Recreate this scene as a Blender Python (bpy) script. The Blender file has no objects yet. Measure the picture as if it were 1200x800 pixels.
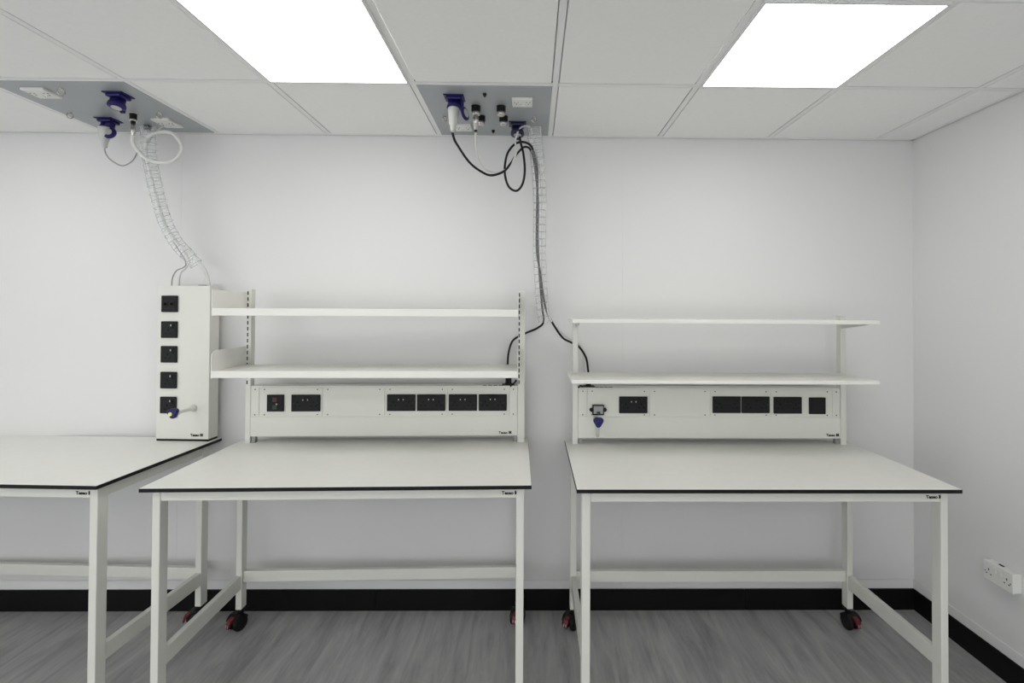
import bpy, bmesh, math, random
from mathutils import Vector, Matrix
random.seed(7)
C = bpy.context.scene.collection
PI = math.pi

# ------------------------------------------------------------------ materials
def new_mat(name):
    m = bpy.data.materials.new(name); m.use_nodes = True
    nt = m.node_tree; b = nt.nodes['Principled BSDF']
    return m, nt, b

def paint(name, col, rough=0.5, metal=0.0, var=0.03, scale=6.0, bump=0.0, bscale=200.0, spec=0.5, coat=0.0):
    """plain paint / plastic / metal with a slight procedural mottling and optional fine bump"""
    m, nt, b = new_mat(name)
    N, L = nt.nodes, nt.links
    tc = N.new('ShaderNodeTexCoord'); nz = N.new('ShaderNodeTexNoise')
    nz.inputs['Scale'].default_value = scale; nz.inputs['Detail'].default_value = 4
    L.new(tc.outputs['Object'], nz.inputs['Vector'])
    r = N.new('ShaderNodeValToRGB')
    r.color_ramp.elements[0].position = .3; r.color_ramp.elements[1].position = .7
    r.color_ramp.elements[0].color = tuple(c*(1-var) for c in col)+(1,)
    r.color_ramp.elements[1].color = tuple(min(1, c*(1+var)) for c in col)+(1,)
    L.new(nz.outputs['Fac'], r.inputs['Fac']); L.new(r.outputs['Color'], b.inputs['Base Color'])
    b.inputs['Roughness'].default_value = rough; b.inputs['Metallic'].default_value = metal
    b.inputs['Specular IOR Level'].default_value = spec
    b.inputs['Coat Weight'].default_value = coat
    if bump:
        n2 = N.new('ShaderNodeTexNoise'); n2.inputs['Scale'].default_value = bscale; n2.inputs['Detail'].default_value = 3
        L.new(tc.outputs['Object'], n2.inputs['Vector'])
        bp = N.new('ShaderNodeBump'); bp.inputs['Strength'].default_value = bump; bp.inputs['Distance'].default_value = .002
        L.new(n2.outputs['Fac'], bp.inputs['Height']); L.new(bp.outputs['Normal'], b.inputs['Normal'])
    return m

def clear_plastic(name, col, alpha=0.28):
    m, nt, b = new_mat(name)
    N, L = nt.nodes, nt.links
    b.inputs['Base Color'].default_value = col+(1,); b.inputs['Roughness'].default_value = .18
    tr = N.new('ShaderNodeBsdfTransparent'); mx = N.new('ShaderNodeMixShader')
    lw = N.new('ShaderNodeLayerWeight'); lw.inputs['Blend'].default_value = .35
    mr = N.new('ShaderNodeMapRange'); mr.inputs['To Min'].default_value = alpha*.55; mr.inputs['To Max'].default_value = min(1, alpha*2.2)
    L.new(lw.outputs['Facing'], mr.inputs['Value']); L.new(mr.outputs['Result'], mx.inputs['Fac'])
    L.new(tr.outputs[0], mx.inputs[1]); L.new(b.outputs[0], mx.inputs[2])
    L.new(mx.outputs[0], N['Material Output'].inputs['Surface'])
    return m

def emitter(name, col, s):
    m, nt, b = new_mat(name)
    nt.nodes.remove(b); e = nt.nodes.new('ShaderNodeEmission')
    e.inputs['Color'].default_value = col+(1,); e.inputs['Strength'].default_value = s
    nt.links.new(e.outputs[0], nt.nodes['Material Output'].inputs['Surface'])
    return m

def floor_material():
    m, nt, b = new_mat('grey_streaked_vinyl')
    N, L = nt.nodes, nt.links
    tc = N.new('ShaderNodeTexCoord')
    def streak(sx, sy, scale, detail, dist, off=0):
        mp = N.new('ShaderNodeMapping'); mp.inputs['Scale'].default_value = (sx, sy, 1); mp.inputs['Location'].default_value = (off, off*.7, 0)
        mp.inputs['Rotation'].default_value = (0, 0, .12)
        L.new(tc.outputs['Object'], mp.inputs['Vector'])
        n = N.new('ShaderNodeTexNoise'); n.inputs['Scale'].default_value = scale; n.inputs['Detail'].default_value = detail
        n.inputs['Distortion'].default_value = dist; n.inputs['Roughness'].default_value = .62
        L.new(mp.outputs['Vector'], n.inputs['Vector']); return n
    a = streak(9, 1.3, 1.6, 8, .8); c = streak(45, 4.5, 1.0, 5, .5, 3.1); d = streak(2.4, .9, 1.5, 3, .4, 7)
    ra = N.new('ShaderNodeValToRGB')
    ra.color_ramp.elements[0].position = .31; ra.color_ramp.elements[0].color = (.195, .195, .193, 1)
    ra.color_ramp.elements[1].position = .70; ra.color_ramp.elements[1].color = (.50, .50, .495, 1)
    m1 = N.new('ShaderNodeMath'); m1.operation = 'MULTIPLY_ADD'; m1.inputs[1].default_value = .58
    L.new(a.outputs['Fac'], m1.inputs[0])
    m2 = N.new('ShaderNodeMath'); m2.operation = 'MULTIPLY'; m2.inputs[1].default_value = .24
    L.new(c.outputs['Fac'], m2.inputs[0]); L.new(m2.outputs[0], m1.inputs[2])
    m3 = N.new('ShaderNodeMath'); m3.operation = 'MULTIPLY_ADD'; m3.inputs[1].default_value = .20
    L.new(d.outputs['Fac'], m3.inputs[0]); L.new(m1.outputs[0], m3.inputs[2])
    L.new(m3.outputs[0], ra.inputs['Fac']); L.new(ra.outputs['Color'], b.inputs['Base Color'])
    b.inputs['Roughness'].default_value = .42; b.inputs['Specular IOR Level'].default_value = .4
    bp = N.new('ShaderNodeBump'); bp.inputs['Strength'].default_value = .12; bp.inputs['Distance'].default_value = .001
    L.new(c.outputs['Fac'], bp.inputs['Height']); L.new(bp.outputs['Normal'], b.inputs['Normal'])
    return m

M = dict(
    wall=paint('white_wall_emulsion', (.72, .715, .71), .6, var=.008, scale=1.5, bump=.12, bscale=140),
    tile=paint('mineral_ceiling_tile', (.90, .895, .88), .9, var=.012, scale=60, bump=.25, bscale=350),
    grid=paint('white_ceiling_grid', (.84, .84, .83), .45, var=.01),
    void=paint('ceiling_void_grey', (.15, .15, .15), .9),
    floor=floor_material(),
    skirt=paint('black_skirting', (.004, .004, .004), .5, var=.2, spec=.15),
    coat=paint('cream_powder_coat', (.69, .69, .635), .42, var=.012, scale=12, bump=.05, bscale=600),
    shelf=paint('white_powder_coat', (.76, .76, .71), .42, var=.012, scale=10, bump=.05, bscale=600),
    top=paint('pale_grey_laminate', (.76, .76, .715), .38, var=.012, scale=25, bump=.04, bscale=400),
    core=paint('black_laminate_core', (.006, .006, .006), .45, var=.2, spec=.2),
    black=paint('black_plastic', (.007, .007, .0075), .42, var=.15, spec=.22),
    socket=paint('charcoal_socket_plastic', (.012, .012, .013), .5, var=.1, spec=.18),
    hole=paint('dark_recess', (.002, .002, .002), .8, spec=.05),
    mark=paint('pale_patch', (.42, .42, .42), .5),
    red=paint('red_plastic', (.13, .006, .014), .45),
    dred=paint('dull_red_button', (.07, .008, .01), .4),
    green=paint('dull_green_button', (.004, .035, .018), .4),
    grey=paint('grey_plastic', (.28, .29, .28), .4),
    blue=paint('blue_plastic', (.012, .009, .095), .4, var=.08, spec=.3),
    dblue=paint('dark_blue_plastic', (.008, .009, .045), .4, var=.08),
    plugwhite=paint('off_white_plug_plastic', (.52, .53, .50), .42),
    hose=paint('white_rubber_hose', (.68, .68, .66), .4),
    greywire=paint('grey_cable', (.33, .33, .31), .5),
    cable=paint('black_cable', (.008, .008, .009), .45, spec=.3),
    steel=paint('brushed_service_panel', (.37, .39, .40), .42, metal=.15, var=.03, scale=3, bump=.05),
    chrome=paint('brushed_chrome', (.55, .53, .50), .25, metal=.9),
    sockwhite=paint('white_socket_plastic', (.74, .74, .71), .38),
    yellow=paint('pale_yellow_cap', (.75, .78, .25), .4),
    screw=paint('dark_screw', (.05, .05, .048), .4, metal=.6),
    clear=clear_plastic('clear_sleeve_plastic', (.86, .87, .88), .24),
    ring=clear_plastic('clear_sleeve_ring', (.66, .67, .68), .34),
    diffuser=emitter('led_panel_diffuser', (1.0, .99, .97), 6.5),
    frame=paint('light_frame_white', (.72, .72, .72), .4),
)

# ------------------------------------------------------------------ mesh helpers
class MB:
    """collects shapes (several materials) and links them as ONE mesh object"""
    def __init__(s): s.bm = bmesh.new(); s.mats = []
    def mi(s, m):
        if m not in s.mats: s.mats.append(m)
        return s.mats.index(m)
    def _fin(s, verts, m, mat4=None, smooth=False):
        i = s.mi(m)
        if mat4 is not None: bmesh.ops.transform(s.bm, matrix=mat4, verts=verts)
        for f in {f for v in verts for f in v.link_faces}:
            f.material_index = i; f.smooth = smooth
    def box(s, lo, hi, m, bev=0.0, seg=2, mat4=None):
        lo, hi = Vector(lo), Vector(hi)
        t = bmesh.new(); bmesh.ops.create_cube(t, size=1)
        d = hi-lo; c = (hi+lo)/2
        for v in t.verts: v.co = Vector((v.co.x*d.x, v.co.y*d.y, v.co.z*d.z))+c
        if bev > 0:
            bmesh.ops.bevel(t, geom=list(t.edges), offset=min(bev, min(d)/2.2), segments=seg, profile=.5, affect='EDGES')
        s.merge(t, m, mat4, False); return s
    def merge(s, t, m, mat4=None, smooth=False):
        if mat4 is not None: bmesh.ops.transform(t, matrix=mat4, verts=t.verts)
        i = s.mi(m); mp = {}
        for v in t.verts: mp[v] = s.bm.verts.new(v.co)
        for f in t.faces:
            try: g = s.bm.faces.new([mp[v] for v in f.verts])
            except ValueError: continue
            g.material_index = i; g.smooth = smooth
        t.free()
    def lathe(s, prof, m, mat4=None, n=20, smooth=True, cap=True):
        """prof = [(radius, z)...] turned about z"""
        t = bmesh.new(); rings = []
        for r, z in prof:
            rings.append([t.verts.new((r*math.cos(2*PI*k/n), r*math.sin(2*PI*k/n), z)) for k in range(n)])
        for a, b in zip(rings, rings[1:]):
            for k in range(n): t.faces.new((a[k], a[(k+1) % n], b[(k+1) % n], b[k]))
        if cap:
            t.faces.new(list(reversed(rings[0]))); t.faces.new(rings[-1])
        bmesh.ops.recalc_face_normals(t, faces=t.faces)
        i = s.mi(m); mp = {}
        if mat4 is not None: bmesh.ops.transform(t, matrix=mat4, verts=t.verts)
        for v in t.verts: mp[v] = s.bm.verts.new(v.co)
        for f in t.faces:
            g = s.bm.faces.new([mp[v] for v in f.verts]); g.material_index = i; g.smooth = smooth and len(f.verts) == 4
        t.free(); return s
    def cyl(s, p0, p1, r, m, n=16, r2=None, smooth=True):
        p0, p1 = Vector(p0), Vector(p1); d = p1-p0
        q = d.to_track_quat('Z', 'Y').to_matrix().to_4x4()
        return s.lathe([(r, 0), (r if r2 is None else r2, d.length)], m, Matrix.Translation(p0) @ q, n, smooth)
    def prism(s, pts, t0, t1, m, mat4=None, bev=0.0):
        """outline in local xy extruded from z=t0 to t1"""
        t = bmesh.new()
        a = [t.verts.new((x, y, t0)) for x, y in pts]; b = [t.verts.new((x, y, t1)) for x, y in pts]
        n = len(pts); t.faces.new(list(reversed(a))); t.faces.new(b)
        for k in range(n): t.faces.new((a[k], a[(k+1) % n], b[(k+1) % n], b[k]))
        bmesh.ops.recalc_face_normals(t, faces=t.faces)
        if bev: bmesh.ops.bevel(t, geom=list(t.edges), offset=bev, segments=2, profile=.5, affect='EDGES')
        s.merge(t, m, mat4); return s
    def tube(s, pts, r, m, n=10, closed=False, flat=1.0, smooth=True, cap=True):
        pts = [Vector(p) for p in pts]; N = len(pts); rings = []
        up = None
        for i, p in enumerate(pts):
            a = pts[(i-1) % N] if (closed or i > 0) else p
            b = pts[(i+1) % N] if (closed or i < N-1) else p
            t = (b-a).normalized()
            if up is None:
                up = Vector((0, -1, 0)) if abs(t.y) < .9 else Vector((1, 0, 0))
            x = up.cross(t)
            if x.length < 1e-6: x = Vector((1, 0, 0)).cross(t)
            x.normalize(); y = t.cross(x); up = y
            rr = r(i/(N-1)) if callable(r) else r
            rings.append([s.bm.verts.new(p+x*rr*math.cos(2*PI*k/n)+y*rr*flat*math.sin(2*PI*k/n)) for k in range(n)])
        i = s.mi(m); seq = list(zip(rings, rings[1:]))
        if closed: seq.append((rings[-1], rings[0]))
        for a, b in seq:
            for k in range(n):
                f = s.bm.faces.new((a[k], a[(k+1) % n], b[(k+1) % n], b[k])); f.material_index = i; f.smooth = smooth
        if cap and not closed:
            for rg in (list(reversed(rings[0])), rings[-1]):
                f = s.bm.faces.new(rg); f.material_index = i
        return s
    def build(s, name, parent=None, loc=(0, 0, 0), rot=(0, 0, 0), recalc=True):
        if recalc: bmesh.ops.recalc_face_normals(s.bm, faces=s.bm.faces)
        me = bpy.data.meshes.new(name); s.bm.to_mesh(me); s.bm.free()
        for m in s.mats: me.materials.append(m)
        o = bpy.data.objects.new(name, me); C.objects.link(o)
        o.location = loc; o.rotation_euler = rot
        if parent: o.parent = parent
        return o

def thing(name, label, cat, loc=(0, 0, 0), rz=0, group=None):
    o = bpy.data.objects.new(name, None); C.objects.link(o)
    o.empty_display_size = .1
    o.location = loc; o.rotation_euler = (0, 0, rz)
    o['label'] = label; o['category'] = cat
    if group: o['group'] = group
    return o
def structure(o): o['kind'] = 'structure'; return o

def copy_tree(o, parent=None):
    c = o.copy(); C.objects.link(c)
    if parent: c.parent = parent
    for ch in list(o.children): copy_tree(ch, c)
    return c

def smooth_path(pts, n=6):
    """Catmull-Rom through the points"""
    P = [Vector(p) for p in pts]; out = []
    for i in range(len(P)-1):
        p0 = P[max(0, i-1)]; p1 = P[i]; p2 = P[i+1]; p3 = P[min(len(P)-1, i+2)]
        for k in range(n):
            t = k/n
            out.append(.5*((2*p1)+(p2-p0)*t+(2*p0-5*p1+4*p2-p3)*t*t+(3*p1-p0-3*p2+p3)*t**3))
    out.append(P[-1]); return out

def text_mesh(body, size, mat, parent, name, loc, rot, ext=.0006):
    cu = bpy.data.curves.new('lettering', 'FONT'); cu.body = body; cu.size = size; cu.extrude = ext
    cu.offset = size*.035; cu.resolution_u = 3
    t = bpy.data.objects.new('lettering', cu); C.objects.link(t)
    bpy.context.view_layer.update()
    dg = bpy.context.evaluated_depsgraph_get()
    me = bpy.data.meshes.new_from_object(t.evaluated_get(dg))
    bpy.data.objects.remove(t); bpy.data.curves.remove(cu)
    bm = bmesh.new(); bm.from_mesh(me); bpy.data.meshes.remove(me)
    w = max(v.co.x for v in bm.verts)
    mb = MB(); mb.merge(bm, mat)
    # square emblem with a bow-shaped cut, to the right of the word
    x = w+size*.28; h = size*.78; e = ext
    mb.box((x, -size*.03, -e), (x+h, h, e), mat)
    mb.prism([(x+h*.30, h*.93), (x+h*.70, h*.93), (x+h*.5, h*.62)], e, e+.0003, M['mark'])
    mb.prism([(x+h*.30, h*.02), (x+h*.5, h*.33), (x+h*.70, h*.02)], e, e+.0003, M['mark'])
    o = mb.build(name, parent, loc, rot)
    o['label'] = 'black maker lettering with square emblem'
    return o

# ------------------------------------------------------------------ room shell
H = 2.572; XR = 2.007; XL = -4.6; YB = -5.8
structure(MB().box((XL-.1, YB-.1, -.05), (XR+.1, .1, 0), M['floor']).build('floor'))
# back wall in boarded panels, seams 2.4 m apart
w = MB()
for a, b in ((XL, -2.0002), (-1.9998, .4008), (.4012, XR)):
    w.box((a, 0, 0), (b, .1, .158), M['wall'], bev=.0003, seg=1)
    w.box((a, 0, .1605), (b, .1, H+.25), M['wall'], bev=.0003, seg=1)
w.box((XL, .004, 0), (XR, .1, H+.25), M['wall'])
structure(w.build('wall_back'))
structure(MB().box((XR, YB, 0), (XR+.1, .1, H+.25), M['wall']).build('wall_right'))
wl = MB(); LY0, LY1, LZ0, LZ1 = -5.3, -1.9, .35, 2.35
wl.box((XL-.1, YB, 0), (XL, LY0, H+.25), M['wall']); wl.box((XL-.1, LY1, 0), (XL, .1, H+.25), M['wall'])
wl.box((XL-.1, LY0, 0), (XL, LY1, LZ0), M['wall']); wl.box((XL-.1, LY0, LZ1), (XL, LY1, H+.25), M['wall'])
structure(wl.build('wall_left'))
q = MB()
for lo, hi in (((LY0, LZ0), (LY1, LZ0+.05)), ((LY0, LZ1-.05), (LY1, LZ1)), ((LY0, LZ0+.05), (LY0+.05, LZ1-.05)), ((LY1-.05, LZ0+.05), (LY1, LZ1-.05)), ((-3.62, LZ0+.05), (-3.58, LZ1-.05))):
    q.box((XL-.07, lo[0], lo[1]), (XL-.02, hi[0], hi[1]), M['frame'], bev=.003)
structure(q.build('fill_window_4'))  # unseen opening added on the left to throw fill light on the right wall
# three unseen openings added behind the viewer to let in soft frontal fill
wf = MB(); WZ0, WZ1 = .25, 2.35
wx = [(-4.3, -2.35), (-2.15, -.2), (0.0, 1.85)]
wf.box((XL-.1, YB-.1, 0), (XR+.1, YB, WZ0), M['wall']); wf.box((XL-.1, YB-.1, WZ1), (XR+.1, YB, H+.25), M['wall'])
e = [XL-.1]+[v for ab in wx for v in ab]+[XR+.1]
for k in range(0, len(e), 2): wf.box((e[k], YB-.1, WZ0), (e[k+1], YB, WZ1), M['wall'])
structure(wf.build('wall_front'))
for k, (a, b) in enumerate(wx):
    q = MB()
    for lo, hi in (((a, WZ0), (b, WZ0+.05)), ((a, WZ1-.05), (b, WZ1)), ((a, WZ0+.05), (a+.05, WZ1-.05)), ((b-.05, WZ0+.05), (b, WZ1-.05)), (((a+b)/2-.02, WZ0+.05), ((a+b)/2+.02, WZ1-.05))):
        q.box((lo[0], YB-.07, lo[1]), (hi[0], YB-.02, hi[1]), M['frame'], bev=.003)
    structure(q.build('fill_window_%d' % (k+1)))
# skirting: black board, pale capping batten above it
s = MB()
for a, b in ((XL, -.9275), (-.9265, 1.0695), (1.0715, XR-.012)):
    s.box((a, -.012, 0), (b, 0, .1115), M['skirt'], bev=.001, seg=1)
structure(s.build('baseboard_back'))
structure(MB().box((XR-.012, YB, 0), (XR, -.0, .1115), M['skirt'], bev=.001, seg=1).build('baseboard_right'))
structure(MB().box((XL, YB, 0), (XL+.012, -.012, .1115), M['skirt'], bev=.001, seg=1).build('baseboard_left'))
structure(MB().box((XR-.006, YB, .1115), (XR, 0, .160), M['wall'], bev=.002).build('trim_1'))

# suspended ceiling: tiles sit in a 600 mm grid of 24 mm bars
XS = [XL]+[round(-4.2+.6*k, 3) for k in range(11)]+[XR]       # ... -0.6, 0, 0.6, 1.2, 1.8
YS = [0.0, -.655]+[-1.275-.6*k for k in range(8)]+[YB]
LIGHT = {(x, y) for x in (-2.7-.0, -.9, .9) for y in (-.955, -2.755, -4.555)}
LIGHT = {(-4.5, -2.755), (-4.5, -4.555)} | LIGHT
SERV = {(-2.1, 0), (-.3, 0)}
def is_light(x0, x1, y0, y1):
    return any(x0 < lx < x1 and y1 < ly < y0 for lx, ly in LIGHT)
t = MB()
cells = []
for i in range(len(XS)-1):
    for j in range(len(YS)-1):
        x0, x1, y0, y1 = XS[i], XS[i+1], YS[j], YS[j+1]
        if is_light(x0, x1, y0, y1): cells.append((x0, x1, y0, y1)); continue
        if j == 0 and any(x0 < sx < x1 for sx, _ in SERV): continue
        ax = .021 if x0 == XL else .006; bx_ = .021 if x1 == XR else .006
        ay = .021 if y1 == YB else .006; by = .021 if y0 == 0 else .006
        t.box((x0+ax, y1+ay, H+.012), (x1-bx_, y0-by, H+.02), M['tile'], bev=.001, seg=1)
        t.box((x0+.0162, y1+.0162, H-.0010), (x1-.0162, y0-.0162, H+.013), M['tile'], bev=.0015, seg=1)
t.box((XL, YB, H+.2), (XR, .0, H+.25), M['void'])
structure(t.build('ceiling'))
g = MB()
for x in XS[1:-1]: g.box((x-.012, YB, H-.0005), (x+.012, 0, H+.003), M['grid'])
for y in YS[1:-1]: g.box((XL, y-.012, H-.0009), (XR, y+.012, H+.0031), M['grid'])
g.box((XL, -.024, H-.003), (XR-.006, -.005, H+.002), M['grid'], bev=.0006, seg=1)
g.box((XR-.024, YB, H-.003), (XR-.006, -.005, H+.002), M['grid'], bev=.0006, seg=1)
g.box((XL, YB, H-.003), (XL+.024, -.0, H+.002), M['grid'], bev=.0006, seg=1)
g.box((XL, YB, H-.003), (XR, YB+.024, H+.002), M['grid'], bev=.0006, seg=1)
structure(g.build('trim_2'))

# LED panels, clipped just under the grid
def led_panel(x0, x1, y0, y1, label):
    cx, cy = (x0+x1)/2, (y0+y1)/2
    hx, hy = (x1-x0)/2-.012, (y0-y1)/2-.012
    o = thing('ceiling_light', label, 'light', (cx, cy, H-.009), 0, 'square ceiling light panels')
    f = MB(); e = .007
    for a, b in (((-hx, -hy), (hx, -hy+e)), ((-hx, hy-e), (hx, hy)), ((-hx, -hy+e), (-hx+e, hy-e)), ((hx-e, -hy+e), (hx, hy-e))):
        f.box((a[0], a[1], 0), (b[0], b[1], .0085), M['frame'])
    f.box((-hx+.004, -hy+.004, .02), (hx-.004, hy-.004, .04), M['frame'])
    f.build('frame', o)
    MB().box((-hx+e, -hy+e, .001), (hx-e, hy-e, .006), M['diffuser']).build('diffuser', o)
    return o
for x0, x1, y0, y1 in cells:
    lab = 'square white light panel in the ceiling behind the viewer'
    if abs(y0+.655) < .01:
        if abs(x0+1.2) < .05: lab = 'glowing square ceiling light panel between the two grey service panels'
        elif abs(x0-.6) > .5 or x0 < 0: lab = 'square ceiling light panel beyond the left edge of the photo'
        else: lab = lab
        if x0 > .5: lab = 'glowing square ceiling light panel on the right, towards the right wall'
    led_panel(x0, x1, y0, y1, lab)

# ------------------------------------------------------------------ sockets
def uk_holes(mb, cx, cz, y, m, s=1.0):
    """three rectangular pin slots on a -y face"""
    for dx, dz, w_, h_ in ((0, .011, .0045, .009), (-.011, -.008, .0075, .0042), (.011, -.008, .0075, .0042)):
        mb.box((cx+dx*s-w_/2, y-.0004, cz+dz*s-h_/2), (cx+dx*s+w_/2, y+.001, cz+dz*s+h_/2), m)

def socket_double(parent, u, z, w_=.146, h_=.086, body=None, name='double_socket', style='rocker', y=0.0):
    """local frame: face looks to -y, centred on (u, z)"""
    body = body or M['socket']
    mb = MB()
    mb.box((-w_/2, -.009, -h_/2), (w_/2, 0, h_/2), body, bev=.003)
    mb.box((-w_/2+.006, -.0105, -h_/2+.006), (w_/2-.006, -.008, h_/2-.006), body, bev=.001)
    for sx in (-1, 1):
        uk_holes(mb, sx*.040, -.006, -.0105, M['hole'])
        mb.box((sx*.012-.0075, -.0145, .010), (sx*.012+.0075, -.010, .031), body, bev=.0018)
        if style == 'rocker':
            mb.box((sx*.012-.0022, -.0149, .014), (sx*.012+.0022, -.0143, .021), M['mark'])  # pale patch on each rocker
    for sx in (-1, 1): mb.cyl((sx*.060, -.0110, 0), (sx*.060, -.009, 0), .0024, M['screw'], 8)
    return mb.build(name, parent, (u, y, z))

def socket_single(parent, u, z, kind='switch', w_=.086, h_=.086, y=0.0):
    mb = MB(); b = M['socket']
    mb.box((-w_/2, -.009, -h_/2), (w_/2, 0, h_/2), b, bev=.003)
    mb.box((-w_/2+.006, -.0105, -h_/2+.006), (w_/2-.006, -.008, h_/2-.006), b, bev=.001)
    if kind == 'switch':
        uk_holes(mb, -.003, -.012, -.0105, M['hole'])
        mb.box((.010, -.0155, .006), (.026, -.010, .030), b, bev=.002)
        mb.box((.013, -.0160, .017), (.018, -.0150, .027), M['mark'])  # pale patch paints a white highlight on the rocker
    elif kind == 'data':
        for sx in (-1, 1):
            mb.box((sx*.017-.0125, -.0130, -.012), (sx*.017+.0125, -.010, .014), b, bev=.001)
            mb.box((sx*.017-.007, -.0134, -.007), (sx*.017+.007, -.0128, .006), M['hole'])
    elif kind == 'trip':
        mb.box((-.012, -.0150, .008), (.012, -.010, .030), M['dred'], bev=.002)
        mb.box((-.012, -.0150, -.030), (.012, -.010, -.010), M['green'], bev=.002)
        mb.cyl((.009, -.0155, -.004), (.009, -.010, -.004), .004, M['mark'], 10)
    elif kind == 'blank':
        mb.box((-.026, -.0125, -.030), (.026, -.010, .030), b, bev=.0015)
    o = mb.build('single_socket', parent, (u, y, z))
    return o

# ------------------------------------------------------------------ castor
def castor(parent, u, v, ang, zleg):
    """twin wheel castor with hooded fork and red foot brake"""
    o = MB(); WR = .039; OX = .020
    o.cyl((0, 0, .060), (0, 0, zleg+.004), .013, M['black'])
    o.lathe([(.018, zleg-.010), (.022, zleg-.006), (.022, zleg)], M['black'])
    a = [((WR+.004)*math.cos(th)+OX, (WR+.004)*math.sin(th)+WR) for th in [PI*k/12-.12 for k in range(13)]]
    pts = a+[(-.014, .034), (.004, .028), (.034, .026)]
    R = Matrix(((1, 0, 0, 0), (0, 0, -1, 0), (0, 1, 0, 0), (0, 0, 0, 1)))
    o.prism([(x, z) for x, z in pts], -.012, .012, M['black'], R, bev=.002)
    # hood reaching over both wheels
    hood = [((WR+.003)*math.cos(th)+OX, (WR+.003)*math.sin(th)+WR) for th in [PI*(.12+.76*k/12) for k in range(13)]]
    inner = [((WR+.0008)*math.cos(th)+OX, (WR+.0008)*math.sin(th)+WR) for th in [PI*(.12+.76*k/12) for k in range(13)]]
    o.prism(hood+inner[::-1], -.031, .031, M['black'], R)
    c = o.build('castor', parent, (u, v, 0), (0, 0, ang))
    for sy in (-1, 1):
        wm = MB()
        Rw = Matrix.Translation((OX, sy*.022, WR)) @ Matrix.Rotation(PI/2, 4, 'X')
        wm.lathe([(.016, -.0100), (WR-.006, -.0095), (WR-.001, -.006), (WR, 0), (WR-.001, .006), (WR-.006, .0095), (.016, .0100)], M['black'], Rw, 28)
        wm.lathe([(.008, -.0112), (.008, .0112)], M['black'], Rw, 14)
        wm.build('wheel', c)
    p = MB()
    p.prism([(OX+.024, .076), (OX+.046, .066), (OX+.058, .044), (OX+.056, .030), (OX+.050, .034), (OX+.044, .050), (OX+.024, .062)], -.012, .012, M['red'], R, bev=.002)
    for q in (-.006, .006): p.box((OX+.0525, q-.002, .036), (OX+.0585, q+.002, .050), M['mark'], bev=.0008)
    p.build('brake_pedal', c)['label'] = 'red foot brake'
    return c

# ------------------------------------------------------------------ tap with blue head (used on tower and right bench)
def service_tap(parent, u, z, y0, L, big=1.0):
    t = MB()
    t.lathe([(.017*big, 0), (.017*big, .012), (.010*big, .018), (.0085*big, .022), (.0085*big, L)], M['coat'],
            Matrix.Translation((0, 0, 0)) @ Matrix.Rotation(PI/2, 4, 'X'), 18)
    t.box((-.012, -L-.010, -.012), (.012, -L+.012, .012), M['coat'], bev=.003)
    if big < 1: t.cyl((0, -L+.006, -.010), (0, -L+.006, -.078), .013, M['plugwhite'], 14, .007)
    else: t.cyl((0, -L+.004, -.008), (0, -L+.004, -.026), .007, M['coat'], 12, .006)
    o = t.build('water_tap', parent, (u, y0, z))
    h = MB()
    n = 3; ph = PI if big < 1 else .9
    pts = []
    for k in range(24):
        th = 2*PI*k/24; r = .0245*(1+.16*math.cos(n*th))
        pts.append((r*math.sin(th+ph), r*math.cos(th+ph)))
    R = Matrix.Translation((0, -L-.010, .004)) @ Matrix.Rotation(PI/2, 4, 'X')
    h.prism(pts, 0, .020, M['blue'], R, bev=.003)
    h.cyl((-.006*(big >= 1), -L-.029, -.001), (-.006*(big >= 1), -L-.034, -.001), .0095, M['yellow'] if big >= 1 else M['blue'], 16)
    if big >= 1: h.cyl((-.006, -L-.0335, -.001), (-.006, -L-.0348, -.001), .0035, M['sockwhite'], 12)
    h.build('tap_head', o)['label'] = 'blue lobed tap head' + (' with pale yellow centre cap' if big >= 1 else '')
    return o

# ------------------------------------------------------------------ workbench
TZ = .934; TT = .0155
def workbench(label, loc, rz, W, rear_ang, uL=(.025, .055), uR=None):
    o = thing('workbench', label, 'workbench', (loc[0], loc[1], 0), rz, 'white framed workbenches')
    uR = uR or (W-.055, W-.025)
    # tabletop: pale laminate skins on a black compact core
    t = MB()
    t.box((0, 0, TZ-TT), (W, .75, TZ-.0009), M['core'], bev=.0008, seg=1)
    t.box((.0012, .0012, TZ-.0012), (W-.0012, .7488, TZ), M['top'])
    t.build('tabletop', o)['label'] = 'pale laminate worktop with black edge'
    zl = .100
    vf = (.04, .09); vr = (.645, .695)
    for ui, uu in enumerate((uL, uR)):
        for vi, vv in enumerate((vf, vr)):
            l = MB().box((uu[0], vv[0], zl), (uu[1], vv[1], TZ-TT), M['coat'], bev=.003)
            l.build('leg', o)
            castor(o, (uu[0]+uu[1])/2, (vv[0]+vv[1])/2, rear_ang[ui*2+vi], zl)
        # lower side rail and upper side rail
        uc = (uu[0]+uu[1])/2
        MB().box((uc-.0125, vf[1], .205), (uc+.0125, vr[0], .272), M['coat'], bev=.003).build('side_rail', o)
        MB().box((uc-.0125, vf[1], TZ-TT-.052), (uc+.0125, vr[0], TZ-TT-.0005), M['coat'], bev=.003).build('top_rail', o)
    MB().box((uL[1], vf[0]+.002, TZ-TT-.048), (uR[0], vf[0]+.030, TZ-TT-.0005), M['coat'], bev=.003).build('top_rail', o)
    MB().box((uL[1], vr[0]+.01, TZ-TT-.048), (uR[0], vr[0]+.038, TZ-TT-.0005), M['coat'], bev=.003).build('top_rail', o)
    MB().box((uL[1], vr[0]+.012, .233), (uR[0], vr[0]+.040, .289), M['coat'], bev=.003).build('rear_rail', o)
    text_mesh('Teseo', .0185, M['black'], o, 'maker_label', (uR[0]-.058, vf[0]+.0018, TZ-TT-.034), (PI/2, 0, 0))
    return o

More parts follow.
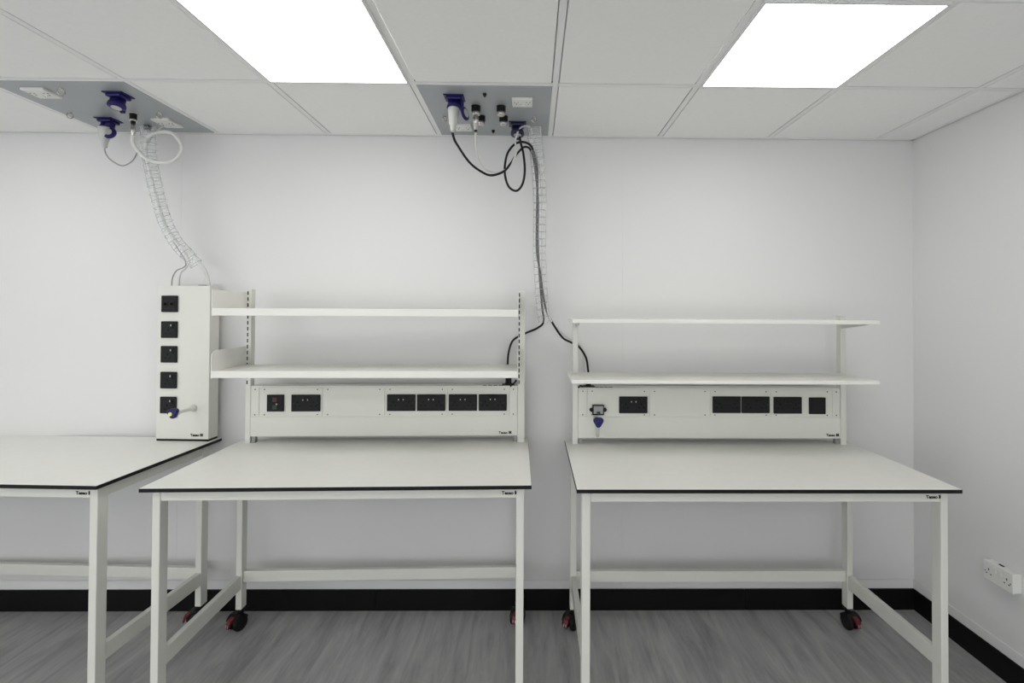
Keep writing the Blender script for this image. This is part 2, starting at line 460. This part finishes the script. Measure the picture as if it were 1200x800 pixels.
def upright(o, u0, u1, z1, slots):
    m = MB(); v0, v1 = .67, .71
    m.box((u0, v0, TZ), (u1, v1, z1), M['coat'], bev=.0025)
    m.box((u0-.002, v0-.004, TZ), (u1+.002, v1+.004, TZ+.006), M['coat'], bev=.001)
    if slots:
        uc = (u0+.008) if slots < 0 else (u0+.006)
        z = 1.235
        while z < z1-.02:
            m.box((uc-.0028, v0-.0004, z), (uc+.0028, v0+.006, z+.019), M['hole'])
            z += .0305
    return m.build('upright', o)

def shelf(o, u0, u1, z0, z1, v0=.37, v1=.668, folded=True):
    m = MB()
    if folded:      # folded steel tray: thin top with deep front lip
        m.box((u0, v0, z1-.003), (u1, v1, z1), M['shelf'], bev=.001, seg=1)
        m.box((u0, v0, z0), (u1, v0+.003, z1-.001), M['shelf'], bev=.001, seg=1)
        m.box((u0, v0+.002, z0), (u1, v0+.018, z0+.002), M['shelf'])
        m.box((u0, v1-.003, z0), (u1, v1, z1-.001), M['shelf'])
        m.box((u0, v0+.002, z0+.001), (u0+.002, v1-.002, z1-.001), M['shelf'])
        m.box((u1-.002, v0+.002, z0+.001), (u1, v1-.002, z1-.001), M['shelf'])
    else:
        m.box((u0, v0, z0), (u1, v1, z1), M['shelf'], bev=.0025)
    return m.build('shelf', o)

def bracket(sh, u, z, v0, v1, hb, ht, drop=0.0, rnd=.03):
    """side plate standing along the shelf end"""
    pts = [(v1, z-drop), (v0+.004, z-drop), (v0+.001, z-.004), (v0+.001, z+hb)]
    if rnd:
        cx, cz = v0+.001+rnd, z+ht-rnd
        pts += [(cx-rnd*math.cos(a), cz+rnd*math.sin(a)) for a in [PI/2*k/6 for k in range(7)]]
    else: pts += [(v0+.001, z+ht)]
    pts += [(v1, z+ht)]
    R = Matrix(((0, 0, 1, 0), (1, 0, 0, 0), (0, 1, 0, 0), (0, 0, 0, 1)))
    return MB().prism(pts, u-.0012, u+.0012, M['shelf'], R).build('shelf_bracket', sh)

def trunking(o, u0, u1, z0, z1, zs, seams, socks, vents):
    """bench power trunking: folded steel box, screwed cover plates on the upper half"""
    yf = .672; m = MB()
    m.box((u0, yf, z0), (u1, .745, z1), M['coat'], bev=.002)
    m.box((u0, yf-.0015, z0), (u1, yf+.002, zs-.004), M['coat'], bev=.001, seg=1)
    for k in range(4):
        u = vents[0]+(vents[1]-vents[0])*(k+.5)/4
        m.box((u-.010, .676, z1-.001), (u+.010, .690, z1+.0008), M['hole'])
    # small feet at both ends of the box
    for uu in (u0+.004, u1-.022):
        m.box((uu, yf+.004, TZ), (uu+.018, yf+.03, z0+.002), M['grey'], bev=.002)
    t = m.build('power_trunking', o)
    for a, b in zip(seams, seams[1:]):
        p = MB()
        p.box((a+.0014, yf-.0032, zs), (b-.0014, yf+.0005, z1-.008), M['coat'], bev=.0009, seg=1)
        off = .026 if b-a > .1 else (b-a)/2
        us = (a+off, b-off) if b-a > .1 else ((a+b)/2,)
        for u in us:
            for z in (zs+.009, z1-.018):
                p.cyl((u, yf-.0046, z), (u, yf-.002, z), .0032, M['screw'], 10)
        p.build('cover_plate', t)
    for kind, u, z in socks:
        if kind == 'double': socket_double(t, u, z, y=yf-.003)
        elif kind == 'plain': socket_double(t, u, z, y=yf-.003, style='plain')
        else: socket_single(t, u, z, kind, y=yf-.003)
    return t

# positions: front left corner of each worktop and its small turn on the floor
mid = workbench('white workbench in the middle, with slotted shelf posts and power strip', (-1.590, -.821), .0273, 1.5,
                (0.4, -2.0, 2.2, -1.9), (.024, .054), (1.440, 1.471))
rgt = workbench('white workbench on the right with plain-post shelves, near the right wall', (.083, -.8255), .0006, 1.5,
                (0.2, -2.2, 2.4, -1.35), (.025, .058), (1.446, 1.475))
W3 = 1.5; la = -.0448
lft = workbench('white workbench at far left carrying the tall socket tower', (-1.774-W3*math.cos(la), -.791-W3*math.sin(la)), la, W3,
                (2.2, 1.2, 2.9, -2.5), (.025, .055), (W3-.063, W3-.031))

# --- middle bench superstructure
upright(mid, .048, .074, 1.722, -1)
upright(mid, 1.443, 1.479, 1.722, 1)
s1 = shelf(mid, .050, 1.441, 1.590, 1.624)
bracket(s1, .049, 1.590, .37, .668, .05, .118, rnd=0)
bracket(s1, 1.4422, 1.590, .37, .668, .05, .118, rnd=0)
s2 = shelf(mid, .050, 1.441, 1.306, 1.337)
bracket(s2, .049, 1.306, .37, .668, .05, .124, rnd=.035)
bracket(s2, 1.4422, 1.306, .37, .668, .05, .124, rnd=.035)
tm = trunking(mid, .0745, 1.4425, .967, 1.226, 1.070, [.0765, .119, .439, .756, 1.077, 1.399, 1.441],
              [('trip', .203, 1.139), ('double', .356, 1.139), ('double', .841, 1.140), ('double', .995, 1.140),
               ('double', 1.158, 1.140), ('double', 1.313, 1.140)], (1.255, 1.368))
text_mesh('Teseo', .0185, M['black'], tm, 'maker_label', (1.345, .6703, .976), (PI/2, 0, 0))
gl = MB()
gl.lathe([(.019, 1.226), (.019, 1.236), (.016, 1.238), (.016, 1.285), (.008, 1.292)], M['black'], Matrix.Translation((1.393, .705, 0)), 16)
gl.box((1.36, .678, 1.2255), (1.425, .735, 1.231), M['black'], bev=.002)
gl.build('cable_gland', tm)

# --- right bench superstructure
upright(rgt, .036, .063, 1.562, 0)
upright(rgt, 1.428, 1.457, 1.600, 0)
s3 = shelf(rgt, .010, 1.431, 1.563, 1.581, folded=False)
s4 = shelf(rgt, .008, 1.430, 1.286, 1.303, folded=False)
for sh, z in ((s3, 1.563), (s4, 1.286)):
    for u in (.050, 1.424):
        R = Matrix(((0, 0, 1, 0), (1, 0, 0, 0), (0, 1, 0, 0), (0, 0, 0, 1)))
        MB().prism([(.669, z-.001), (.669, z-.028), (.645, z-.028), (.46, z-.006), (.44, z-.001)], u-.0015, u+.0015, M['coat'], R).build('shelf_bracket', sh)
tr = trunking(rgt, .0635, 1.4265, .964, 1.224, 1.076, [.0655, .110, .432, .746, 1.064, 1.382, 1.4255],
              [('double', .348, 1.137), ('plain', .831, 1.139), ('plain', .981, 1.139), ('plain', 1.148, 1.137), ('blank', 1.302, 1.135)], (.150, .245))
text_mesh('Teseo', .0185, M['black'], tr, 'maker_label', (1.352, .6703, .976), (PI/2, 0, 0))
gl = MB()
gl.lathe([(.019, 1.224), (.019, 1.230), (.014, 1.232), (.014, 1.262), (.008, 1.268)], M['black'], Matrix.Translation((.121, .705, 0)), 16)
gl.box((.092, .678, 1.2235), (.152, .735, 1.229), M['black'], bev=.002)
gl.build('cable_gland', tr)
# grey appliance inlet with black side clips
im = MB()
im.box((-.030, -.020, -.026), (.030, 0, .026), M['black'], bev=.003)
im.box((-.024, -.026, -.018), (.024, -.012, .022), M['grey'], bev=.003)
im.box((-.009, -.0275, -.016), (.009, -.0255, -.006), M['dblue'], bev=.001)
for sx in (-1, 1):
    im.lathe([(.010, 0), (.010, .012), (.006, .014)], M['black'], Matrix.Translation((sx*.034, -.002, 0)) @ Matrix.Rotation(PI/2, 4, 'X'), 12)
im.build('appliance_inlet', tr, (.166, .669, 1.112))['label'] = 'grey inlet with black side clips'
service_tap(tr, .158, 1.062, .669, .062, .80)

# --- socket tower on the left bench
tow = thing('socket_tower', 'tall white steel box with a column of five black sockets, standing on the left workbench', 'socket tower',
            (-1.774+.0, -.791, TZ), la)
yF = .672; x0, x1 = -.300, -.021
hs = MB()
hs.box((x0, yF, .010), (x1, .748, .806), M['coat'], bev=.003)
hs.box((x0+.002, yF+.002, .0), (x1-.002, .746, .010), M['core'])  # black strip stands in for the shaded gap under the tower
hs.box((x0+.20, .69, .8055), (x0+.235, .72, .812), M['grey'], bev=.003)
hs.build('housing', tow)
SX = -.232
for k, z in enumerate((1.645, 1.5115, 1.3835, 1.2495, 1.121)):
    socket_single(tow, SX, z-TZ, 'data' if k == 0 else 'switch', y=yF)
service_tap(tow, -.100, 1.106-TZ, yF, .125, 1.0)
text_mesh('Teseo', .0185, M['black'], tow, 'maker_label', (-.116, yF-.0005, .026), (PI/2, 0, 0))

# ------------------------------------------------------------------ wall socket on the right wall
ws = thing('wall_socket', 'white double switched socket surface-mounted low on the right wall', 'socket', (XR, -.5515, .461), 0)
bx = MB()
bx.box((-.030, -.071, -.041), (0, .071, .041), M['sockwhite'], bev=.003)
bx.box((-.020, -.004, .040), (-.008, .022, .0415), M['hole'])
bx.build('back_box', ws)
fp = MB()
fp.box((-.041, -.073, -.043), (-.030, .073, .043), M['sockwhite'], bev=.003)
for sy in (-1, 1):
    fp.box((-.0455, sy*.013-.008, .006), (-.041, sy*.013+.008, .028), M['sockwhite'], bev=.0018)
    for dy, dz, a, b in ((0, .011, .0045, .009), (-.011, -.008, .0075, .0042), (.011, -.008, .0075, .0042)):
        fp.box((-.0415, sy*.044+dy-a/2, -.004+dz-b/2), (-.040, sy*.044+dy+a/2, -.004+dz+b/2), M['hole'])
    fp.cyl((-.0420, sy*.062, -.004), (-.040, sy*.062, -.004), .0028, M['screw'], 10)
fp.build('face_plate', ws)

# ------------------------------------------------------------------ ceiling service panels
def white_plate(parent, x, y, w_=.146, d_=.086):
    """twin socket on the ceiling, face looking down"""
    mb = MB()
    k_ = min(1, w_/.13)
    mb.box((-w_/2, -d_/2, -.012), (w_/2, d_/2, 0), M['sockwhite'], bev=.003)
    for sx in (-1, 1):
        for dx, dy, a, b in ((0, .010, .0045, .009), (-.011, -.008, .0075, .0042), (.011, -.008, .0075, .0042)):
            mb.box((sx*w_*.29+(dx-a/2)*k_, dy-b/2-.004, -.0126), (sx*w_*.29+(dx+a/2)*k_, dy+b/2-.004, -.0115), M['hole'])
        mb.box((sx*.010-.006, .008, -.0165), (sx*.010+.006, .026, -.0115), M['sockwhite'], bev=.0015)
    o = mb.build('twin_socket', parent, (x, y, 0)); o['label'] = 'white twin mains socket'
    return o
def eyelet(parent, x, y, a=0.0, r=.012):
    mb = MB()
    mb.lathe([(.008, -.006), (.009, 0)], M['chrome'])
    pts = [(r*math.sin(2*PI*k/20), 0, -.006-r+r*math.cos(2*PI*k/20)) for k in range(20)]
    mb.tube(pts, .0028, M['chrome'], 8, closed=True)
    return mb.build('eyelet', parent, (x, y, 0), (0, 0, a))
def bolt(parent, x, y):
    mb = MB().lathe([(.0045, -.016), (.0055, -.012), (.0085, -.008), (.0085, -.002), (.011, -.001), (.011, 0)], M['black'], n=6, smooth=False)
    return mb.build('bolt', parent, (x, y, 0))
def gas_valve(parent, x, y, connector=False):
    mb = MB()
    mb.lathe([(.022, -.004), (.023, 0)], M['black'])
    mb.lathe([(.019, -.028), (.0215, -.024), (.0215, -.004)], M['black'], n=10, smooth=False)
    mb.lathe([(.012, -.046), (.019, -.042), (.019, -.030), (.016, -.028)], M['chrome'])
    o = mb.build('gas_outlet', parent, (x, y, 0)); o['label'] = 'black collar gas outlet with metal rim'
    if connector:
        c = MB()
        c.lathe([(.006, -.128), (.006, -.112), (.010, -.108), (.011, -.085), (.013, -.083), (.013, -.052), (.010, -.046)], M['chrome'])
        c.lathe([(.0075, -.122), (.0075, -.114)], M['black'])
        c.build('hose_connector', o)
    return o
def blue_socket(parent, x, y, rz, lid='down', plug=None, col='blue'):
    """round industrial socket hanging from a square flange, with sprung lid"""
    B = M[col]; mb = MB()
    mb.box((-.044, -.040, -.006), (.044, .040, 0), B, bev=.002)
    mb.box((-.034, -.034, -.020), (.034, .034, -.004), B, bev=.006)
    T = Matrix.Translation((0, 0, -.016)) @ Matrix.Rotation(-.22, 4, 'X')
    mb.lathe([(.031, -.038), (.033, -.036), (.033, -.030), (.029, -.028), (.029, 0)], B, T, 24)
    o = mb.build('industrial_socket', parent, (x, y, 0), (0, 0, rz)); o['label'] = 'blue industrial mains socket'
    if lid == 'closed':
        l = MB()
        l.lathe([(.020, -.050), (.034, -.046), (.035, -.037), (.033, -.036)], B, T, 24)
        l.lathe([(.019, -.0515), (.020, -.0495)], M['mark'], T, 20)
        l.box((-.010, .030, -.052), (.010, .042, -.030), B, bev=.003, mat4=T)
        l.build('lid', o)
    elif lid == 'open':
        l = MB()
        T2 = Matrix.Translation((.046, -.012, -.078)) @ Matrix.Rotation(-.42, 4, 'Z') @ Matrix.Rotation(1.42, 4, 'Y')
        l.lathe([(.020, .010), (.030, .007), (.031, 0), (.024, 0), (.022, .004)], B, T2, 24)
        l.box((.028, -.012, -.062), (.042, .006, -.016), B, bev=.003)
        l.lathe([(.018, .0108), (.020, .0095)], M['mark'], T2, 20)
        l.build('lid', o)
    elif lid == 'facing':
        l = MB()
        T2 = Matrix.Translation((.046, -.050, -.084)) @ Matrix.Rotation(.25, 4, 'Z') @ Matrix.Rotation(1.40, 4, 'X')
        l.lathe([(.016, .012), (.030, .010), (.031, 0), (.020, 0)], B, T2, 24)
        l.lathe([(.015, .0135), (.016, .0115)], M['mark'], T2, 20)
        l.box((.020, -.046, -.066), (.044, -.018, -.030), B, bev=.003)
        l.build('lid', o)
    return o
def plug(parent, loc, rot, col='plugwhite', L=.105):
    p = MB()
    p.lathe([(.008, -L), (.0105, -L+.004), (.0135, -L+.030), (.0185, -L+.036), (.024, -.020), (.026, -.004), (.026, 0)], M[col], None, 20)
    p.lathe([(.0275, -.006), (.0275, .004)], M[col], None, 20)
    o = p.build('plug', parent, loc, rot); o['label'] = 'off-white industrial plug'
    return o

def service_panel(label, xc):
    o = thing('ceiling_service_panel', label, 'service panel', (xc-.3, -.0, H-.002), 0, 'grey service panels in the ceiling')
    m = MB()
    m.box((.0125, -.643, -.0015), (.5875, -.0245, .004), M['steel'], bev=.0008, seg=1)
    m.box((.03, -.62, .004), (.57, -.05, .11), M['steel'])
    m.build('panel_plate', o)
    return o
pm = service_panel('grey metal service panel in the ceiling above the middle workbench', -.3)      # local x = X + .6
white_plate(pm, .458, -.487, .092, .088)
white_plate(pm, .146, -.155, .086, .086)
blue_socket(pm, .156, -.520, 0, 'open')
gas_valve(pm, .241, -.425, True); gas_valve(pm, .252, -.300)
gas_valve(pm, .358, -.425); gas_valve(pm, .362, -.300)
bolt(pm, .295, -.565); bolt(pm, .297, -.105)
eyelet(pm, .512, -.305, .5); eyelet(pm, .076, -.305, .9)
blue_socket(pm, .428, -.205, .0, 'closed', col='dblue')
pl = service_panel('grey metal service panel in the ceiling at far left, above the socket tower', -2.1)     # local x = X + 2.4
white_plate(pl, .148, -.535, .100, .096)
white_plate(pl, .445, -.180, .090, .115)
blue_socket(pl, .466, -.515, .0, 'closed')
blue_socket(pl, .170, -.205, .0, 'facing')
gas = MB()
gas.lathe([(.018, -.004), (.020, 0)], M['chrome']); gas.lathe([(.015, -.030), (.016, -.004)], M['black'], n=10, smooth=False)
gas.lathe([(.016, -.040), (.016, -.030)], M['chrome']); gas.lathe([(.010, -.052), (.011, -.040)], M['black'])
gas.lathe([(.006, -.112), (.008, -.108), (.0095, -.080), (.008, -.052)], M['chrome'])
gas.build('gas_outlet', pl, (.360, -.292, 0))['label'] = 'ribbed metal hose coupling'
gas = MB()
gas.lathe([(.019, -.004), (.020, 0)], M['black']); gas.lathe([(.015, -.026), (.017, -.004)], M['black'], n=10, smooth=False)
gas.lathe([(.011, -.038), (.015, -.026)], M['chrome'])
gas.build('gas_outlet', pl, (.306, -.125, 0))
eyelet(pl, .500, -.310, .6); eyelet(pl, .268, -.573, .6); eyelet(pl, .062, -.300, .9)

# ------------------------------------------------------------------ cables, hoses, clear sleeves
def cord(name, label, cat, pts, r, m, group=None, n=10):
    mb = MB(); mb.tube(smooth_path(pts, 7), r, m, n)
    o = mb.build(name, None, recalc=True); o['label'] = label; o['category'] = cat
    if group: o['group'] = group
    return o

# middle bench: cable A from the blue socket
ca = thing('power_cable', 'black cable from the blue plug of the middle ceiling panel to the middle workbench', 'cable', (-.456, -.5, 2.424))
P = [(-.456, -.5, 2.424), (-.45, -.49, 2.396), (-.437, -.47, 2.372), (-.389, -.42, 2.309), (-.337, -.38, 2.276), (-.292, -.34, 2.269), (-.237, -.3, 2.298), (-.204, -.28, 2.342), (-.172, -.25, 2.402), (-.134, -.22, 2.446), (-.1, -.205, 2.427), (-.080, -.19, 2.335), (-.066, -.17, 2.186), (-.066, -.15, 2.035), (-.062, -.125, 1.904), (-.052, -.11, 1.771), (-.040, -.09, 1.637), (-.032, -.075, 1.562), (-.063, -.055, 1.527), (-.134, -.048, 1.495), (-.191, -.048, 1.463), (-.213, -.055, 1.415), (-.221, -.07, 1.355), (-.219, -.083, 1.30), (-.219, -.083, 1.27)]
P = [Vector(p)-Vector((-.456, -.5, 2.424)) for p in P]
MB().tube(smooth_path(P, 7), .0056, M['cable'], 10).build('cord', ca)
plug(ca, (.010, -.022, .088), (-.20, .02, 0))
CB = [(-.164, -.2, 2.520), (-.154, -.22, 2.463), (-.14, -.25, 2.398), (-.133, -.26, 2.314), (-.145, -.26, 2.246), (-.175, -.26, 2.214), (-.214, -.25, 2.239), (-.233, -.25, 2.308), (-.224, -.24, 2.396), (-.19, -.24, 2.448), (-.147, -.235, 2.466), (-.104, -.225, 2.451), (-.082, -.21, 2.399), (-.071, -.2, 2.332), (-.070, -.18, 2.18), (-.072, -.16, 2.086), (-.070, -.14, 1.933), (-.054, -.125, 1.828), (-.036, -.105, 1.704), (-.015, -.09, 1.614), (.032, -.07, 1.528), (.074, -.05, 1.473), (.116, -.05, 1.45), (.162, -.05, 1.423), (.196, -.06, 1.369), (.204, -.09, 1.31), (.204, -.118, 1.262)]
cord('power_cable', 'black cable looped below the middle ceiling panel and running to the right workbench', 'cable', CB, .0058, M['cable'])
TM = [(-.360, -.425, 2.448), (-.36, -.4, 2.379), (-.347, -.36, 2.326), (-.317, -.33, 2.298), (-.262, -.3, 2.294), (-.204, -.28, 2.334), (-.176, -.27, 2.404), (-.181, -.25, 2.466), (-.164, -.24, 2.525), (-.135, -.22, 2.552), (-.105, -.2, 2.545), (-.082, -.195, 2.463), (-.057, -.18, 2.337), (-.046, -.165, 2.186), (-.045, -.145, 2.035), (-.044, -.125, 1.904), (-.038, -.11, 1.771), (-.024, -.095, 1.655), (.004, -.085, 1.574), (.047, -.055, 1.520), (.098, -.034, 1.478), (.150, -.032, 1.452), (.182, -.040, 1.400), (.188, -.062, 1.31), (.190, -.083, 1.2235)]
cord('air_hose', 'thin translucent white hose from the metal gas outlet of the middle ceiling panel', 'hose', TM, .0044, M['hose'])
# small black tails beside the two glands
cord('cable_tail', 'short black cable end beside the gland on the middle power strip', 'cable',
     [(-.172, -.148, 1.262), (-.180, -.150, 1.250), (-.195, -.145, 1.236), (-.203, -.14, 1.2275)], .0045, M['cable'])
cord('cable_tail', 'short black cable end at the left end of the right power strip', 'cable',
     [(.172, -.150, 1.2265), (.158, -.153, 1.233), (.150, -.154, 1.226), (.1495, -.150, 1.2245)], .0045, M['cable'])

HL = [(-2.040, -.292, 2.462), (-2.044, -.285, 2.427), (-2.027, -.27, 2.389), (-1.991, -.26, 2.354), (-1.928, -.255, 2.34), (-1.871, -.25, 2.355), (-1.832, -.25, 2.406), (-1.848, -.25, 2.457), (-1.898, -.24, 2.495), (-1.975, -.22, 2.5), (-2.045, -.19, 2.483), (-2.065, -.175, 2.415), (-2.045, -.17, 2.305), (-2.02, -.16, 2.185), (-1.983, -.155, 2.055), (-1.92, -.15, 1.96), (-1.847, -.14, 1.9), (-1.802, -.12, 1.831), (-1.795, -.1, 1.79), (-1.792, -.085, 1.7435)]
cord('air_hose', 'thick white hose coiled in a ring below the left ceiling service panel', 'hose', HL, .0088, M['hose'])
cl = thing('power_cable', 'thin grey cable drooping from the blue plug at the left ceiling panel', 'cable', (-2.211, -.25, 2.409))
CL = [(-2.211, -.25, 2.409), (-2.204, -.25, 2.384), (-2.179, -.25, 2.353), (-2.13, -.24, 2.328), (-2.095, -.22, 2.36), (-2.084, -.2, 2.410), (-2.073, -.185, 2.398), (-2.053, -.17, 2.306), (-2.030, -.155, 2.186), (-1.991, -.15, 2.056), (-1.932, -.145, 1.952), (-1.884, -.13, 1.852), (-1.943, -.115, 1.817), (-1.976, -.095, 1.782), (-1.991, -.08, 1.7415)]
CL = [Vector(p)-Vector((-2.211, -.25, 2.409)) for p in CL]
MB().tube(smooth_path(CL, 7), .0032, M['greywire'], 8).build('cord', cl)
plug(cl, (.006, -.010, .100), (.10, .05, 0), L=.098)
CL2 = [(-1.985, -.165, 2.557), (-2.045, -.14, 2.523), (-2.068, -.145, 2.482), (-2.083, -.15, 2.424), (-2.040, -.17, 2.301), (-2.008, -.165, 2.184), (-1.968, -.16, 2.054), (-1.910, -.155, 1.959), (-1.86, -.14, 1.869), (-1.884, -.125, 1.834), (-1.921, -.11, 1.808), (-1.94, -.095, 1.778), (-1.951, -.08, 1.7415)]
cord('power_cable', 'thin pale cable plugged into the white twin socket of the left ceiling panel', 'cable', CL2, .0034, M['plugwhite'])

def clear_sleeve(label, pts, r, flat, taper):
    """flexible clear cable sleeve: thin wall, hoop at every link, two spines"""
    o = thing('cable_sleeve', label, 'cable sleeve', pts[0], 0, 'clear cable sleeves')
    p0 = Vector(pts[0]); P = smooth_path([Vector(p)-p0 for p in pts], 10)
    MB().tube(P, lambda t: r*(1-taper*t), M['clear'], 16, flat=flat, cap=False).build('sleeve_wall', o, recalc=False)
    # resample for hoops
    L = [0]
    for a, b in zip(P, P[1:]): L.append(L[-1]+(b-a).length)
    def at(d):
        for i in range(len(P)-1):
            if L[i+1] >= d:
                f = (d-L[i])/max(1e-9, L[i+1]-L[i]); return P[i].lerp(P[i+1], f), (P[i+1]-P[i]).normalized()
        return P[-1], (P[-1]-P[-2]).normalized()
    h = MB(); d = .01
    while d < L[-1]:
        c, t = at(d); rr = r*(1-taper*d/L[-1])*1.03
        x = Vector((0, -1, 0)).cross(t).normalized(); y = t.cross(x)
        h.tube([c+x*rr*math.cos(2*PI*k/20)+y*rr*flat*math.sin(2*PI*k/20) for k in range(20)], .0019, M['ring'], 6, closed=True)
        d += .037
    h.build('hoop', o)['kind'] = 'stuff'
    for sx in (-1, 1):
        q = []
        for i, p in enumerate(P):
            t = (P[min(i+1, len(P)-1)]-P[max(0, i-1)]).normalized()
            x = Vector((0, -1, 0)).cross(t).normalized(); rr = r*(1-taper*i/len(P))
            q.append(p+x*rr*sx)
        MB().tube(q, .0026, M['ring'], 6).build('spine', o)
    return o
clear_sleeve('clear ribbed cable sleeve curving from the left ceiling panel down towards the socket tower',
             [(-2.055, -.175, 2.545), (-2.052, -.17, 2.418), (-2.032, -.17, 2.305), (-2.007, -.165, 2.185), (-1.968, -.16, 2.055), (-1.915, -.155, 1.955), (-1.86, -.145, 1.891), (-1.828, -.135, 1.850)], .036, .8, .12)
clear_sleeve('clear ribbed cable sleeve hanging from the middle ceiling panel with black cables inside',
             [(-.088, -.2, 2.552), (-.078, -.2, 2.462), (-.064, -.19, 2.334), (-.056, -.17, 2.185), (-.056, -.15, 2.034), (-.055, -.13, 1.904), (-.048, -.12, 1.771), (-.040, -.1, 1.659), (-.026, -.085, 1.560)], .034, .85, .1)

# ------------------------------------------------------------------ light, camera, colour
wd = bpy.data.worlds.new('world'); bpy.context.scene.world = wd; wd.use_nodes = True
wd.node_tree.nodes['Background'].inputs['Color'].default_value = (.95, .98, 1.0, 1)
wd.node_tree.nodes['Background'].inputs['Strength'].default_value = 2.3

cam = bpy.data.cameras.new('camera'); co = bpy.data.objects.new('camera', cam); C.objects.link(co)
F = 603.03; PX, PY = 631.63, 355.66; yaw, pit, rol = .0123, .0123, .0051
cam.sensor_width = 36; cam.lens = 36*F/1200
cam.shift_x = -(PX-600)/1200; cam.shift_y = (PY-400)/1200
cam.clip_start = .02
# columns: camera right, up, back in world axes (matches the measured orientation)
def ray(a, b):
    c, s = math.cos(rol), math.sin(rol); u = a*c+b*s; v = -a*s+b*c
    c, s = math.cos(pit), math.sin(pit); y = c-(-v)*s; z = s+(-v)*c
    c, s = math.cos(yaw), math.sin(yaw); return Vector((u*c+y*s, -u*s+y*c, z))
fw = ray(0, 0).normalized(); rt = (ray(1, 0)-ray(0, 0)).normalized(); up = (ray(0, -1)-ray(0, 0)).normalized()
mw = Matrix((rt, up, -fw)).transposed().to_4x4(); mw.translation = (-.0904, -2.8107, 1.6229)
co.matrix_world = mw
bpy.context.scene.camera = co
vs = bpy.context.scene.view_settings
vs.view_transform = 'Standard'; vs.look = 'None'; vs.gamma = 1; vs.use_curve_mapping = False
vs.exposure = 0.0
